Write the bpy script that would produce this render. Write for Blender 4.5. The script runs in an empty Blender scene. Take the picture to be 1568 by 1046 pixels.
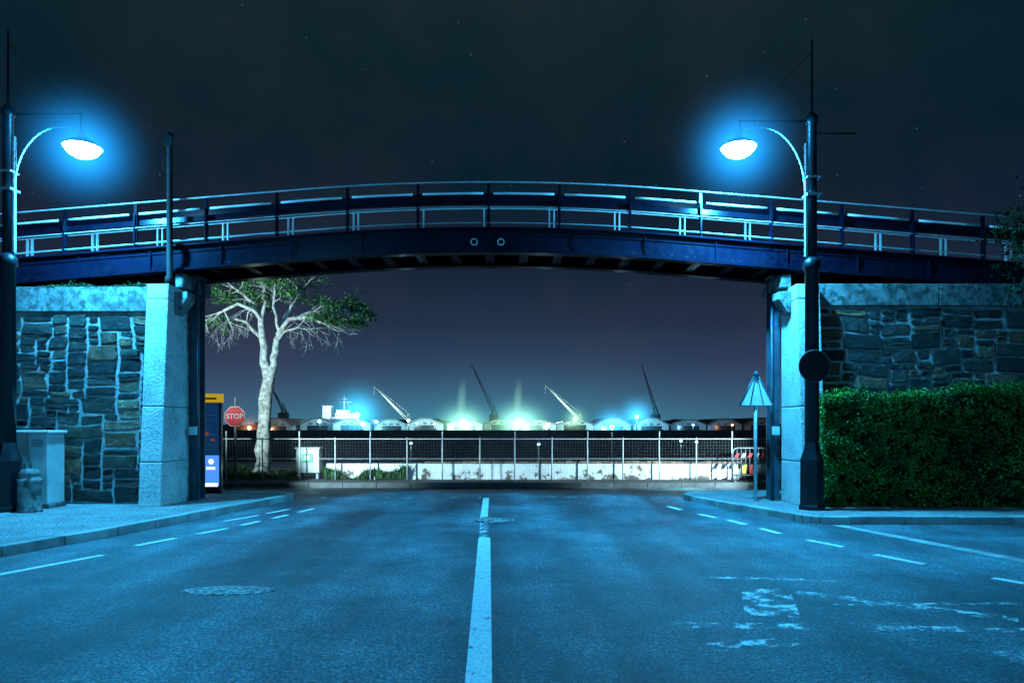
import bpy, math, random
import numpy as np
from mathutils import Vector, Matrix
R = random.Random(7)
rng = np.random.default_rng(7)
scene = bpy.context.scene
scene.view_settings.view_transform = 'Standard'
scene.view_settings.look = 'None'
scene.view_settings.exposure = 0

# ------------------------------------------------------------ materials
def nodes_of(name):
    m = bpy.data.materials.new(name); m.use_nodes = True
    nt = m.node_tree
    return m, nt, nt.nodes['Principled BSDF']
def ramp(nt, stops):
    r = nt.nodes.new('ShaderNodeValToRGB')
    e = r.color_ramp.elements
    while len(e) < len(stops): e.new(0.5)
    for i, (p, c) in enumerate(stops):
        e[i].position = p; e[i].color = (*c, 1)
    return r
def noise(nt, scale, detail=4, rough=0.6, coord='Object', vec=None):
    n = nt.nodes.new('ShaderNodeTexNoise')
    n.inputs['Scale'].default_value = scale; n.inputs['Detail'].default_value = detail
    n.inputs['Roughness'].default_value = rough
    if vec is None:
        tc = nt.nodes.new('ShaderNodeTexCoord'); vec = tc.outputs[coord]
    nt.links.new(vec, n.inputs['Vector'])
    return n
def mixc(nt, fac, a, b, mode='MIX'):
    m = nt.nodes.new('ShaderNodeMix'); m.data_type = 'RGBA'; m.blend_type = mode
    for s, v in ((m.inputs[0], fac), (m.inputs[6], a), (m.inputs[7], b)):
        if isinstance(v, (int, float)): s.default_value = v
        elif isinstance(v, tuple): s.default_value = (*v, 1)
        else: nt.links.new(v, s)
    return m.outputs[2]
def mat(name, c1, c2=None, scale=6, rough=0.6, metal=0.0, bump=0.0, bscale=40, c3=None, s2=60, rand=0.0, bdist=0.02, spec=0.5):
    m, nt, b = nodes_of(name)
    c2 = c2 or tuple(x*0.6 for x in c1)
    n = noise(nt, scale); r = ramp(nt, [(0.35, c1), (0.68, c2)])
    nt.links.new(n.outputs['Fac'], r.inputs[0]); col = r.outputs[0]
    if c3:
        n2 = noise(nt, s2, 3); r2 = ramp(nt, [(0.45, (0, 0, 0)), (0.62, (1, 1, 1))])
        nt.links.new(n2.outputs['Fac'], r2.inputs[0])
        col = mixc(nt, r2.outputs[0], col, c3)
    if rand > 0:
        g = nt.nodes.new('ShaderNodeNewGeometry')
        rr = ramp(nt, [(0, (1-rand,)*3), (1, (1+rand,)*3)])
        nt.links.new(g.outputs['Random Per Island'], rr.inputs[0])
        col = mixc(nt, 1.0, col, rr.outputs[0], 'MULTIPLY')
    nt.links.new(col, b.inputs['Base Color'])
    b.inputs['Roughness'].default_value = rough; b.inputs['Metallic'].default_value = metal
    b.inputs['Specular IOR Level'].default_value = spec
    if bump > 0:
        nb = noise(nt, bscale, 5); bp = nt.nodes.new('ShaderNodeBump')
        bp.inputs['Strength'].default_value = bump; bp.inputs['Distance'].default_value = bdist
        nt.links.new(nb.outputs['Fac'], bp.inputs['Height']); nt.links.new(bp.outputs[0], b.inputs['Normal'])
    return m
def emit(name, c, s):
    m = bpy.data.materials.new(name); m.use_nodes = True; nt = m.node_tree; nt.nodes.clear()
    e = nt.nodes.new('ShaderNodeEmission'); o = nt.nodes.new('ShaderNodeOutputMaterial')
    e.inputs[0].default_value = (*c, 1); e.inputs[1].default_value = s
    nt.links.new(e.outputs[0], o.inputs[0]); return m
def glow_volume(name, c, s, p=3.0):  # self-emitting volume: glow painted into the air, nothing scatters
    m = bpy.data.materials.new(name); m.use_nodes = True; nt = m.node_tree; nt.nodes.clear()
    e = nt.nodes.new('ShaderNodeEmission'); o = nt.nodes.new('ShaderNodeOutputMaterial')
    tc = nt.nodes.new('ShaderNodeTexCoord'); g = nt.nodes.new('ShaderNodeTexGradient'); g.gradient_type = 'SPHERICAL'
    nt.links.new(tc.outputs['Object'], g.inputs[0])
    a = nt.nodes.new('ShaderNodeMath'); a.operation = 'POWER'; a.inputs[1].default_value = p
    nt.links.new(g.outputs['Fac'], a.inputs[0])
    b = nt.nodes.new('ShaderNodeMath'); b.operation = 'MULTIPLY'; b.inputs[1].default_value = s
    nt.links.new(a.outputs[0], b.inputs[0]); e.inputs[0].default_value = (*c, 1)
    nt.links.new(b.outputs[0], e.inputs[1]); nt.links.new(e.outputs[0], o.inputs['Volume']); return m

def asphalt_mat():
    m, nt, b = nodes_of('asphalt')
    tc = nt.nodes.new('ShaderNodeTexCoord')
    big = noise(nt, 0.55, 8, 0.70); rb = ramp(nt, [(0.36, (0.026, 0.048, 0.058)), (0.5, (0.060, 0.100, 0.116)), (0.63, (0.11, 0.175, 0.20))])
    nt.links.new(big.outputs['Fac'], rb.inputs[0])
    fine = noise(nt, 34, 5, 0.95); rf = ramp(nt, [(0.38, (0.08,)*3), (0.5, (0.72,)*3), (0.58, (2.2,)*3), (0.66, (5.5,)*3)])
    nt.links.new(fine.outputs['Fac'], rf.inputs[0])
    col = mixc(nt, 1.0, rb.outputs[0], rf.outputs[0], 'MULTIPLY')
    mp = nt.nodes.new('ShaderNodeMapping')
    mp.inputs['Scale'].default_value = (0.9, 0.09, 1); nt.links.new(tc.outputs['Object'], mp.inputs[0])
    tr = noise(nt, 1.0, 4, 0.5, vec=mp.outputs[0]); rt = ramp(nt, [(0.40, (0.5,)*3), (0.60, (1.35,)*3)]); nt.links.new(tr.outputs['Fac'], rt.inputs[0])
    col = mixc(nt, 1.0, col, rt.outputs[0], 'MULTIPLY')
    mp2 = nt.nodes.new('ShaderNodeMapping'); mp2.inputs['Scale'].default_value = (1.0, 0.5, 1); nt.links.new(tc.outputs['Object'], mp2.inputs[0])
    sc = noise(nt, 2.6, 12, 0.85, vec=mp2.outputs[0]); rs = ramp(nt, [(0.56, (0, 0, 0)), (0.68, (0.65, 0.65, 0.65))])
    nt.links.new(sc.outputs['Fac'], rs.inputs[0])
    col = mixc(nt, rs.outputs[0], col, (0.16, 0.24, 0.27))
    nt.links.new(col, b.inputs['Base Color'])
    rr = ramp(nt, [(0.35, (0.34,)*3), (0.65, (0.60,)*3)]); nt.links.new(sc.outputs['Fac'], rr.inputs[0])
    nt.links.new(rr.outputs[0], b.inputs['Roughness'])
    bp = nt.nodes.new('ShaderNodeBump'); bp.inputs['Strength'].default_value = 0.9; bp.inputs['Distance'].default_value = 0.018
    nt.links.new(fine.outputs['Fac'], bp.inputs['Height']); nt.links.new(bp.outputs[0], b.inputs['Normal'])
    return m
def paint_mat(name, lo, hi, sc=9):
    m, nt, b = nodes_of(name)
    n = noise(nt, sc, 10, 0.8); r = ramp(nt, [(lo, (0, 0, 0)), (hi, (1, 1, 1))])
    nt.links.new(n.outputs['Fac'], r.inputs[0])
    g = noise(nt, 60, 3); rg = ramp(nt, [(0.3, (0.4,)*3), (0.6, (0.78,)*3)]); nt.links.new(g.outputs['Fac'], rg.inputs[0])
    nt.links.new(rg.outputs[0], b.inputs['Base Color']); b.inputs['Roughness'].default_value = 0.6
    t = nt.nodes.new('ShaderNodeBsdfTransparent'); mx = nt.nodes.new('ShaderNodeMixShader')
    out = nt.nodes['Material Output']
    nt.links.new(r.outputs[0], mx.inputs[0]); nt.links.new(t.outputs[0], mx.inputs[1]); nt.links.new(b.outputs[0], mx.inputs[2])
    nt.links.new(mx.outputs[0], out.inputs[0]); return m
def plaster_mat():
    m, nt, b = nodes_of('peeling_whitewash')
    tc = nt.nodes.new('ShaderNodeTexCoord')
    n = noise(nt, 1.3, 12, 0.78)
    sx = nt.nodes.new('ShaderNodeSeparateXYZ'); nt.links.new(tc.outputs['Object'], sx.inputs[0])
    mu = nt.nodes.new('ShaderNodeMath'); mu.operation = 'MULTIPLY_ADD'; mu.inputs[1].default_value = -0.20
    nt.links.new(sx.outputs['Z'], mu.inputs[0]); nt.links.new(n.outputs['Fac'], mu.inputs[2])
    r = ramp(nt, [(0.36, (0.82, 0.82, 0.81)), (0.475, (0.7, 0.7, 0.68)), (0.495, (0.4, 0.36, 0.32)), (0.51, (0.14, 0.10, 0.08)), (0.62, (0.06, 0.05, 0.05))])
    nt.links.new(mu.outputs[0], r.inputs[0]); nt.links.new(r.outputs[0], b.inputs['Base Color'])
    b.inputs['Roughness'].default_value = 0.85; return m

M = {}
M['asphalt'] = asphalt_mat()
M['ground'] = mat('yard_ground', (0.02, 0.021, 0.024), (0.04, 0.04, 0.04), 0.3, 0.9, bump=0.3, bscale=6)
M['apron'] = mat('quay_apron', (0.2, 0.2, 0.2), (0.10, 0.10, 0.10), 0.6, 0.85, bump=0.3, bscale=16)
M['paint'] = paint_mat('road_paint', 0.36, 0.44)
M['worn'] = paint_mat('worn_road_paint', 0.48, 0.58, 5)
M['paving'] = mat('paving', (0.32, 0.32, 0.31), (0.17, 0.17, 0.165), 1.5, 0.75, bump=0.6, bscale=50, c3=(0.06, 0.06, 0.06), s2=26)
M['darkpaving'] = mat('shaded_pavement', (0.05, 0.05, 0.05), (0.03, 0.03, 0.03), 1.5, 0.85, bump=0.5, bscale=60)  # dark tone imitates the shade on the far pavement
M['kerb'] = mat('kerb_concrete', (0.36, 0.36, 0.35), (0.2, 0.2, 0.19), 3, 0.75, bump=0.4, bscale=50, rand=0.22)
M['darkkerb'] = mat('shaded_kerb', (0.10, 0.10, 0.10), (0.05, 0.05, 0.05), 3, 0.8, bump=0.4, bscale=50, rand=0.3)  # far kerb stones, shade put into their colour
M['concrete'] = mat('concrete', (0.50, 0.49, 0.46), (0.22, 0.21, 0.20), 2.0, 0.85, bump=1.0, bscale=20, c3=(0.66, 0.65, 0.62), s2=42)
M['capstone'] = mat('weathered_concrete', (0.24, 0.24, 0.23), (0.07, 0.07, 0.066), 2.6, 0.9, bump=0.7, bscale=22, c3=(0.045, 0.052, 0.045), s2=8)
M['mortar'] = mat('mortar', (0.36, 0.35, 0.33), (0.13, 0.13, 0.125), 5, 0.95, bump=1.0, bscale=24)
def stone_mat():
    m, nt, b = nodes_of('rubble_stone')
    g = nt.nodes.new('ShaderNodeNewGeometry')
    r = ramp(nt, [(0, (0.012, 0.012, 0.013)), (0.25, (0.024, 0.023, 0.022)), (0.42, (0.055, 0.045, 0.038)), (0.58, (0.018, 0.018, 0.018)), (0.74, (0.06, 0.052, 0.042)), (0.86, (0.22, 0.085, 0.045)), (0.94, (0.08, 0.05, 0.035)), (1, (0.34, 0.18, 0.11))])
    nt.links.new(g.outputs['Random Per Island'], r.inputs[0])
    n = noise(nt, 5, 10, 0.82); rn = ramp(nt, [(0.32, (0.25,)*3), (0.52, (0.9,)*3), (0.64, (2.0,)*3), (0.76, (5.0,)*3)]); nt.links.new(n.outputs['Fac'], rn.inputs[0])
    c = mixc(nt, 1.0, r.outputs[0], rn.outputs[0], 'MULTIPLY')
    nm = noise(nt, 1.7, 8, 0.8); rm = ramp(nt, [(0.58, (0, 0, 0)), (0.68, (0.7,)*3)]); nt.links.new(nm.outputs['Fac'], rm.inputs[0])
    c = mixc(nt, rm.outputs[0], c, (0.09, 0.085, 0.05))
    nt.links.new(c, b.inputs['Base Color']); b.inputs['Roughness'].default_value = 0.65
    b.inputs['Specular IOR Level'].default_value = 0.25
    bp = nt.nodes.new('ShaderNodeBump'); bp.inputs['Strength'].default_value = 1.0; bp.inputs['Distance'].default_value = 0.05
    n2 = noise(nt, 7, 9, 0.78); nt.links.new(n2.outputs['Fac'], bp.inputs['Height']); nt.links.new(bp.outputs[0], b.inputs['Normal'])
    return m
M['stone'] = stone_mat()
M['navy'] = mat('navy_steel_paint', (0.0022, 0.005, 0.016), (0.001, 0.002, 0.007), 1.6, 0.2, bump=0.10, bscale=3, bdist=0.01, c3=(0.004, 0.006, 0.014), s2=9, spec=0.35)
M['navy_dark'] = mat('dark_lamp_paint', (0.006, 0.007, 0.011), (0.003, 0.0035, 0.006), 6, 0.4, bump=0.05, bscale=20, spec=0.3)
M['postdark'] = mat('weathered_black_post', (0.009, 0.009, 0.009), (0.004, 0.004, 0.004), 6, 0.7, bump=0.3, bscale=20, spec=0.15)
M['galv'] = mat('galvanised_steel', (0.55, 0.56, 0.58), (0.38, 0.39, 0.4), 12, 0.38, metal=0.6)
M['galvmat'] = mat('grey_painted_steel', (0.5, 0.51, 0.52), (0.34, 0.35, 0.36), 9, 0.5)
M['railpaint'] = mat('rail_paint', (0.5, 0.51, 0.54), (0.3, 0.31, 0.34), 5, 0.4)
M['greydull'] = mat('dull_grey_steel', (0.14, 0.145, 0.15), (0.07, 0.075, 0.08), 9, 0.55)
M['steelcol'] = mat('weathered_blue_steel', (0.05, 0.08, 0.10), (0.02, 0.035, 0.05), 4, 0.45, bump=0.2, bscale=20, spec=0.3)
M['craneSteel'] = mat('crane_dark_steel', (0.02, 0.03, 0.045), (0.012, 0.02, 0.03), 1, 0.6)
M['white'] = mat('white_enamel', (0.8, 0.8, 0.79), (0.66, 0.66, 0.65), 3, 0.4)
M['cabinet'] = mat('pale_cabinet_paint', (0.55, 0.55, 0.53), (0.4, 0.4, 0.39), 3, 0.5)
M['red'] = mat('red_sign_face', (0.36, 0.012, 0.018), (0.26, 0.01, 0.012), 8, 0.5, spec=0.25)
M['faded'] = mat('faded_white_plate', (0.32, 0.32, 0.32), (0.2, 0.2, 0.2), 8, 0.5)
M['yellow'] = mat('yellow_panel', (0.45, 0.26, 0.02), (0.35, 0.2, 0.02), 8, 0.4)
M['green'] = mat('green_label', (0.08, 0.6, 0.25), (0.06, 0.5, 0.2), 8, 0.4)
M['plaster'] = plaster_mat()
M['brick'] = mat('brick_coping', (0.30, 0.18, 0.12), (0.16, 0.1, 0.08), 9, 0.9, bump=0.4, bscale=40, rand=0.4)
M['netting'] = mat('shade_netting', (0.012, 0.016, 0.022), (0.006, 0.008, 0.013), 3, 0.85, bump=0.4, bscale=12, spec=0.1)
M['bark'] = mat('pale_bark', (0.70, 0.66, 0.61), (0.42, 0.39, 0.36), 4, 0.8, bump=0.9, bscale=10, c3=(0.26, 0.24, 0.22), s2=9)
M['leaf'] = mat('tree_leaf', (0.05, 0.17, 0.03), (0.02, 0.085, 0.02), 3, 0.5, rand=0.6)
M['leafdark'] = mat('dark_tree_leaf', (0.015, 0.04, 0.010), (0.008, 0.02, 0.006), 3, 0.6, rand=0.6, spec=0.2)
M['hedgeleaf'] = mat('hedge_leaf', (0.07, 0.19, 0.018), (0.018, 0.06, 0.010), 1.3, 0.5, rand=0.75, spec=0.3)
M['hedgecore'] = mat('hedge_dark_core', (0.006, 0.010, 0.005), (0.003, 0.006, 0.003), 8, 0.95, spec=0.1)  # near-black solid core behind the leaves
M['grass'] = mat('strappy_leaves', (0.05, 0.13, 0.03), (0.03, 0.08, 0.02), 4, 0.5, rand=0.5)
M['shed'] = mat('shed_wall', (0.16, 0.2, 0.22), (0.08, 0.11, 0.12), 0.15, 0.7)
M['roof'] = mat('corrugated_roof', (0.04, 0.045, 0.055), (0.02, 0.025, 0.03), 0.3, 0.55)
M['darkglass'] = mat('dark_opening', (0.01, 0.012, 0.015), (0.015, 0.02, 0.025), 2, 0.2)
M['hull'] = mat('ship_hull', (0.02, 0.03, 0.05), (0.015, 0.02, 0.03), 0.2, 0.5)
M['timber'] = mat('dark_timber', (0.02, 0.018, 0.018), (0.01, 0.01, 0.011), 8, 0.7, bump=0.3)
M['iron'] = mat('cast_iron', (0.02, 0.03, 0.03), (0.01, 0.014, 0.014), 20, 0.45, metal=0.1, bump=0.8, bscale=30, c3=(0.6, 0.6, 0.58), s2=17)
M['hill'] = mat('hill', (0.012, 0.016, 0.02), (0.008, 0.01, 0.013), 0.02, 0.95)
M['lampglow'] = emit('lamp_bowl_lit', (0.7, 0.95, 1.0), 40)
M['panelglow'] = emit('lit_panel', (0.08, 0.32, 1.0), 1.0)
M['panelwhite'] = emit('lit_panel_white', (0.7, 0.85, 1.0), 1.6)

# ------------------------------------------------------------ geometry helpers
def group(name, loc=(0, 0, 0)):
    e = bpy.data.objects.new(name, None); e.location = loc; e.empty_display_size = 0.2
    scene.collection.objects.link(e); return e
def parent(o, e):
    if e is not None:
        o.parent = e; o.matrix_parent_inverse = Matrix.Translation(-e.location)
class MB:
    def __init__(s): s.v = []; s.f = []; s.m = []; s.s = []
    def add(s, vs, fs, mi=0, sm=False):
        b = len(s.v); s.v += [tuple(p) for p in vs]
        for f in fs: s.f.append(tuple(i+b for i in f)); s.m.append(mi); s.s.append(sm)
    def box(s, x0, x1, y0, y1, z0, z1, mi=0):
        s.add([(x0,y0,z0),(x1,y0,z0),(x1,y1,z0),(x0,y1,z0),(x0,y0,z1),(x1,y0,z1),(x1,y1,z1),(x0,y1,z1)],
              [(0,3,2,1),(4,5,6,7),(0,1,5,4),(1,2,6,5),(2,3,7,6),(3,0,4,7)], mi)
    def tube(s, pts, rs, n=8, mi=0, cap=True):
        pts = [Vector(p) for p in pts]
        if not isinstance(rs, (list, tuple)): rs = [rs]*len(pts)
        vs = []; prev = None
        for i, p in enumerate(pts):
            d = (pts[min(i+1, len(pts)-1)] - pts[max(i-1, 0)]).normalized()
            a = prev if prev is not None else (Vector((0, 0, 1)) if abs(d.z) < 0.9 else Vector((1, 0, 0)))
            u = d.cross(a)
            if u.length < 1e-4: u = d.cross(Vector((0.3, 1, 0.2)))
            u.normalize(); w = u.cross(d).normalized(); prev = w
            for k in range(n):
                t = 2*math.pi*k/n; vs.append(p + (u*math.cos(t) + w*math.sin(t))*rs[i])
        fs = []
        for i in range(len(pts)-1):
            for k in range(n):
                a = i*n+k; b = i*n+(k+1) % n; fs.append((a, b, b+n, a+n))
        if cap: fs.append(tuple(range(n))[::-1]); fs.append(tuple((len(pts)-1)*n+k for k in range(n)))
        s.add(vs, fs, mi, n > 4)
    def lathe(s, cx, cy, prof, n=20, mi=0, sm=True):
        vs = []; fs = []
        for r, z in prof:
            for k in range(n):
                t = 2*math.pi*k/n; vs.append((cx+r*math.cos(t), cy+r*math.sin(t), z))
        for i in range(len(prof)-1):
            for k in range(n):
                a = i*n+k; b = i*n+(k+1) % n; fs.append((a, b, b+n, a+n))
        fs.append(tuple(range(n))[::-1]); fs.append(tuple((len(prof)-1)*n+k for k in range(n)))
        s.add(vs, fs, mi, sm)
    def prism(s, pts, z0, z1, mi=0):
        n = len(pts)
        s.add([(x, y, z0) for x, y in pts]+[(x, y, z1) for x, y in pts],
              [tuple(range(n))[::-1], tuple(range(n, 2*n))]+[(k, (k+1) % n, (k+1) % n+n, k+n) for k in range(n)], mi)
    def vprism(s, pts, y0, y1, mi=0):   # polygon in xz extruded along y
        n = len(pts)
        s.add([(x, y0, z) for x, z in pts]+[(x, y1, z) for x, z in pts],
              [tuple(range(n)), tuple(range(n, 2*n))[::-1]]+[(k, k+n, (k+1) % n+n, (k+1) % n) for k in range(n)], mi)
    def build(s, name, mats, par=None, bevel=0.0):
        me = bpy.data.meshes.new(name); me.from_pydata(s.v, [], s.f)
        for m in (mats if isinstance(mats, list) else [mats]): me.materials.append(m)
        me.polygons.foreach_set('material_index', s.m); me.polygons.foreach_set('use_smooth', s.s); me.update()
        o = bpy.data.objects.new(name, me); scene.collection.objects.link(o); parent(o, par)
        if bevel > 0:
            b = o.modifiers.new('bevel', 'BEVEL'); b.width = bevel; b.segments = 2; b.limit_method = 'ANGLE'
        return o
def box(name, x0, x1, y0, y1, z0, z1, m, par=None, bevel=0.0):
    b = MB(); b.box(x0, x1, y0, y1, z0, z1); return b.build(name, m, par, bevel)
def leaves(name, C, size, m, par=None, up=0.0, aspect=0.55):
    C = np.asarray(C, float); N = len(C)
    d = rng.normal(size=(N, 3)); d[:, 2] += up; d /= np.linalg.norm(d, axis=1)[:, None]
    e = rng.normal(size=(N, 3)); e -= (e*d).sum(1)[:, None]*d; e /= np.linalg.norm(e, axis=1)[:, None]
    nrm = np.cross(d, e)
    s = size*rng.uniform(0.6, 1.3, N)[:, None]
    V = np.stack([C - d*s*0.5, C + e*s*aspect*0.5 + nrm*s*0.08, C + d*s*0.5, C - e*s*aspect*0.5 + nrm*s*0.08], 1).reshape(-1, 3)
    me = bpy.data.meshes.new(name); me.vertices.add(4*N); me.vertices.foreach_set('co', V.ravel())
    me.loops.add(4*N); me.loops.foreach_set('vertex_index', np.arange(4*N, dtype=np.int32))
    me.polygons.add(N); me.polygons.foreach_set('loop_start', np.arange(0, 4*N, 4, dtype=np.int32))
    me.polygons.foreach_set('loop_total', np.full(N, 4, dtype=np.int32))
    me.materials.append(m); me.update(calc_edges=True); me.validate()
    o = bpy.data.objects.new(name, me); scene.collection.objects.link(o); parent(o, par); return o
def light(name, kind, loc, energy, col, par=None, size=0.15, target=None, cone=None, blend=0.5):
    l = bpy.data.lights.new(name, kind); l.energy = energy; l.color = col
    l.shadow_soft_size = size
    if cone: l.spot_size = math.radians(cone); l.spot_blend = blend
    o = bpy.data.objects.new(name, l); o.location = loc
    if target is not None: o.rotation_euler = (Vector(target)-Vector(loc)).to_track_quat('-Z', 'Y').to_euler()
    scene.collection.objects.link(o); parent(o, par); return o
def halo(name, loc, rad, m, par, sc=(1, 1, 1), rot=(0, 0, 0)):
    b = MB(); prof = [(max(1e-3, math.sin(math.pi*i/16)), -math.cos(math.pi*i/16)) for i in range(17)]
    b.lathe(0, 0, prof, 32); o = b.build(name, m, None)
    o.location = loc; o.scale = (rad*sc[0], rad*sc[1], rad*sc[2]); o.rotation_euler = rot; parent(o, par); return o

# ------------------------------------------------------------ camera (eye height 1.6 m, level, rising-front shift)
cam = bpy.data.cameras.new('camera'); co = bpy.data.objects.new('camera', cam); scene.collection.objects.link(co)
co.location = (0, 0, 1.6); co.rotation_euler = (math.radians(90), 0, 0)
cam.sensor_width = 36; cam.lens = 25; cam.shift_y = 0.084; cam.clip_end = 8000; cam.clip_start = 0.05
scene.camera = co

# ------------------------------------------------------------ night sky
w = bpy.data.worlds.new('World'); scene.world = w; w.use_nodes = True; nt = w.node_tree
bg = nt.nodes['Background']; tc = nt.nodes.new('ShaderNodeTexCoord')
sep = nt.nodes.new('ShaderNodeSeparateXYZ'); nt.links.new(tc.outputs['Generated'], sep.inputs[0])
rz = ramp(nt, [(0.0, (0.042, 0.12, 0.20)), (0.04, (0.038, 0.078, 0.15)), (0.085, (0.027, 0.041, 0.094)), (0.14, (0.016, 0.025, 0.058)), (0.22, (0.0070, 0.016, 0.037)), (0.33, (0.0028, 0.0130, 0.025)), (0.5, (0.0035, 0.0170, 0.024)), (1.0, (0.004, 0.015, 0.02))])
nt.links.new(sep.outputs['Z'], rz.inputs[0])
def mth(op, a, b=None):
    n = nt.nodes.new('ShaderNodeMath'); n.operation = op
    for i, v in enumerate((a, b)):
        if v is None: continue
        if isinstance(v, (int, float)): n.inputs[i].default_value = v
        else: nt.links.new(v, n.inputs[i])
    return n.outputs[0]
az = mth('SUBTRACT', sep.outputs['X'], -0.03)
g = mth('EXPONENT', mth('MULTIPLY', mth('MULTIPLY', az, az), -9.0))
h = mth('EXPONENT', mth('MULTIPLY', mth('ABSOLUTE', sep.outputs['Z']), -19.0))
gl = mth('MULTIPLY', mth('MULTIPLY', g, h), mth('GREATER_THAN', sep.outputs['Y'], 0.0))
c = mixc(nt, 1.0, rz.outputs[0], mixc(nt, gl, (0, 0, 0), (0.008, 0.11, 0.15)), 'ADD')
cl = noise(nt, 2.6, 6, 0.6, 'Generated'); rc = ramp(nt, [(0.42, (0, 0, 0)), (0.75, (0.010, 0.007, 0.005))]); nt.links.new(cl.outputs['Fac'], rc.inputs[0])
c = mixc(nt, 1.0, c, rc.outputs[0], 'ADD')
vo = nt.nodes.new('ShaderNodeTexVoronoi'); vo.inputs['Scale'].default_value = 62; nt.links.new(tc.outputs['Generated'], vo.inputs[0])
st = mth('LESS_THAN', vo.outputs['Distance'], 0.055)
sc = nt.nodes.new('ShaderNodeSeparateColor'); nt.links.new(vo.outputs['Color'], sc.inputs[0])
st = mth('MULTIPLY', st, mth('GREATER_THAN', sc.outputs[0], 0.5)); st = mth('MULTIPLY', st, sc.outputs[1])
st = mth('MULTIPLY', st, mth('GREATER_THAN', sep.outputs['Z'], 0.1))
c = mixc(nt, 1.0, c, mixc(nt, st, (0, 0, 0), (0.06, 0.085, 0.10)), 'ADD')
sky = nt.nodes.new('ShaderNodeTexSky'); sky.sky_type = 'NISHITA'; sky.sun_disc = False
sky.sun_elevation = math.radians(-4); sky.sun_rotation = math.radians(150)
c = mixc(nt, 0.001, c, sky.outputs[0], 'ADD')
nt.links.new(c, bg.inputs[0]); bg.inputs[1].default_value = 1.0
moon = bpy.data.lights.new('moonlight', 'SUN'); moon.energy = 0.02; moon.color = (0.3, 0.6, 1.0); moon.angle = math.radians(0.5)
mo = bpy.data.objects.new('moonlight', moon); mo.rotation_euler = (math.radians(55), 0, math.radians(-30)); mo.location = (0, 0, 30); scene.collection.objects.link(mo)

# ------------------------------------------------------------ ground, road, pavements
b = MB(); b.add([(-4000, -200, 0), (4000, -200, 0), (4000, 7000, 0), (-4000, 7000, 0)], [(0, 1, 2, 3)]); b.build('ground', M['ground'])
b = MB(); b.add([(-45, -40, .004), (45, -40, .004), (45, 19.0, .004), (-45, 19.0, .004)], [(0, 1, 2, 3)]); b.build('road', M['asphalt'])
b = MB(); b.add([(-30, 22.5, .006), (30, 22.5, .006), (30, 33, .006), (-30, 33, .006)], [(0, 1, 2, 3)]); b.build('quay_apron', M['apron'])

def arc_pts(p0, p1, p2, n=6):
    return [((1-t)**2*p0[0]+2*t*(1-t)*p1[0]+t*t*p2[0], (1-t)**2*p0[1]+2*t*(1-t)*p1[1]+t*t*p2[1]) for t in [i/n for i in range(n+1)]]
left_edge = [(-7.5, -30), (-7.35, -5), (-7.0, 5), (-6.33, 8.8), (-5.86, 10.56), (-5.38, 12.9), (-5.02, 14.7)] + arc_pts((-4.88, 15.4), (-4.75, 16.5), (-6.1, 16.6)) + [(-45, 16.6)]
right_edge = [(45, 11.8), (5.6, 11.75)] + arc_pts((5.25, 11.75), (4.95, 11.8), (4.86, 12.2), 4) + [(4.62, 12.8), (4.15, 14.3)] + arc_pts((3.87, 15.3), (3.6, 16.5), (4.9, 16.6)) + [(45, 16.6)]
def pavement(name, edge, closing, side):
    g = group(name, (edge[3][0], edge[3][1], 0))
    p = MB(); poly = edge+closing
    area = sum(poly[i][0]*poly[(i+1) % len(poly)][1]-poly[(i+1) % len(poly)][0]*poly[i][1] for i in range(len(poly)))
    p.prism(poly if area > 0 else poly[::-1], -0.02, 0.12); p.build('paving_slab', M['paving'], g)
    k = MB()
    pts = []
    for i in range(len(edge)-1):
        a = Vector(edge[i]); c2 = Vector(edge[i+1]); L = (c2-a).length; n = max(1, round(L/0.9)) if L < 60 else int(L/0.9)
        for j in range(n): pts.append(a+(c2-a)*j/n)
    pts.append(Vector(edge[-1]))
    nr = []
    for i in range(len(pts)):
        d = (pts[min(i+1, len(pts)-1)]-pts[max(i-1, 0)]).normalized(); nr.append(Vector((-d.y, d.x))*side)
    for i in range(len(pts)-1):
        d = (pts[i+1]-pts[i]); gp = d.normalized()*0.007; z = 0.132+R.uniform(-.006, .006)
        q = [pts[i]+gp-nr[i]*.02, pts[i+1]-gp-nr[i+1]*.02, pts[i+1]-gp+nr[i+1]*.14, pts[i]+gp+nr[i]*.14]
        q = [(v.x, v.y) for v in q]
        if side < 0: q = q[::-1]
        k.prism(q, -0.02, z)
    k.build('kerb_stones', M['kerb'], g, bevel=0.014)
    return g
pavement('pavement', left_edge, [(-45, -30)], 1)
pavement('pavement', right_edge, [], -1)
g = group('pavement', (0, 19.6, 0))
b = MB(); b.box(-45, 45, 19.05, 21.9, -.02, 0.12); b.build('paving_slab', M['darkpaving'], g)
b = MB()
for i in range(100): b.box(-45+i*.9+.005, -45+(i+1)*.9-.005, 18.9, 19.06, -.02, .13+R.uniform(-.004, .004))
b.build('kerb_stones', M['darkkerb'], g, bevel=0.01)

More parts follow.
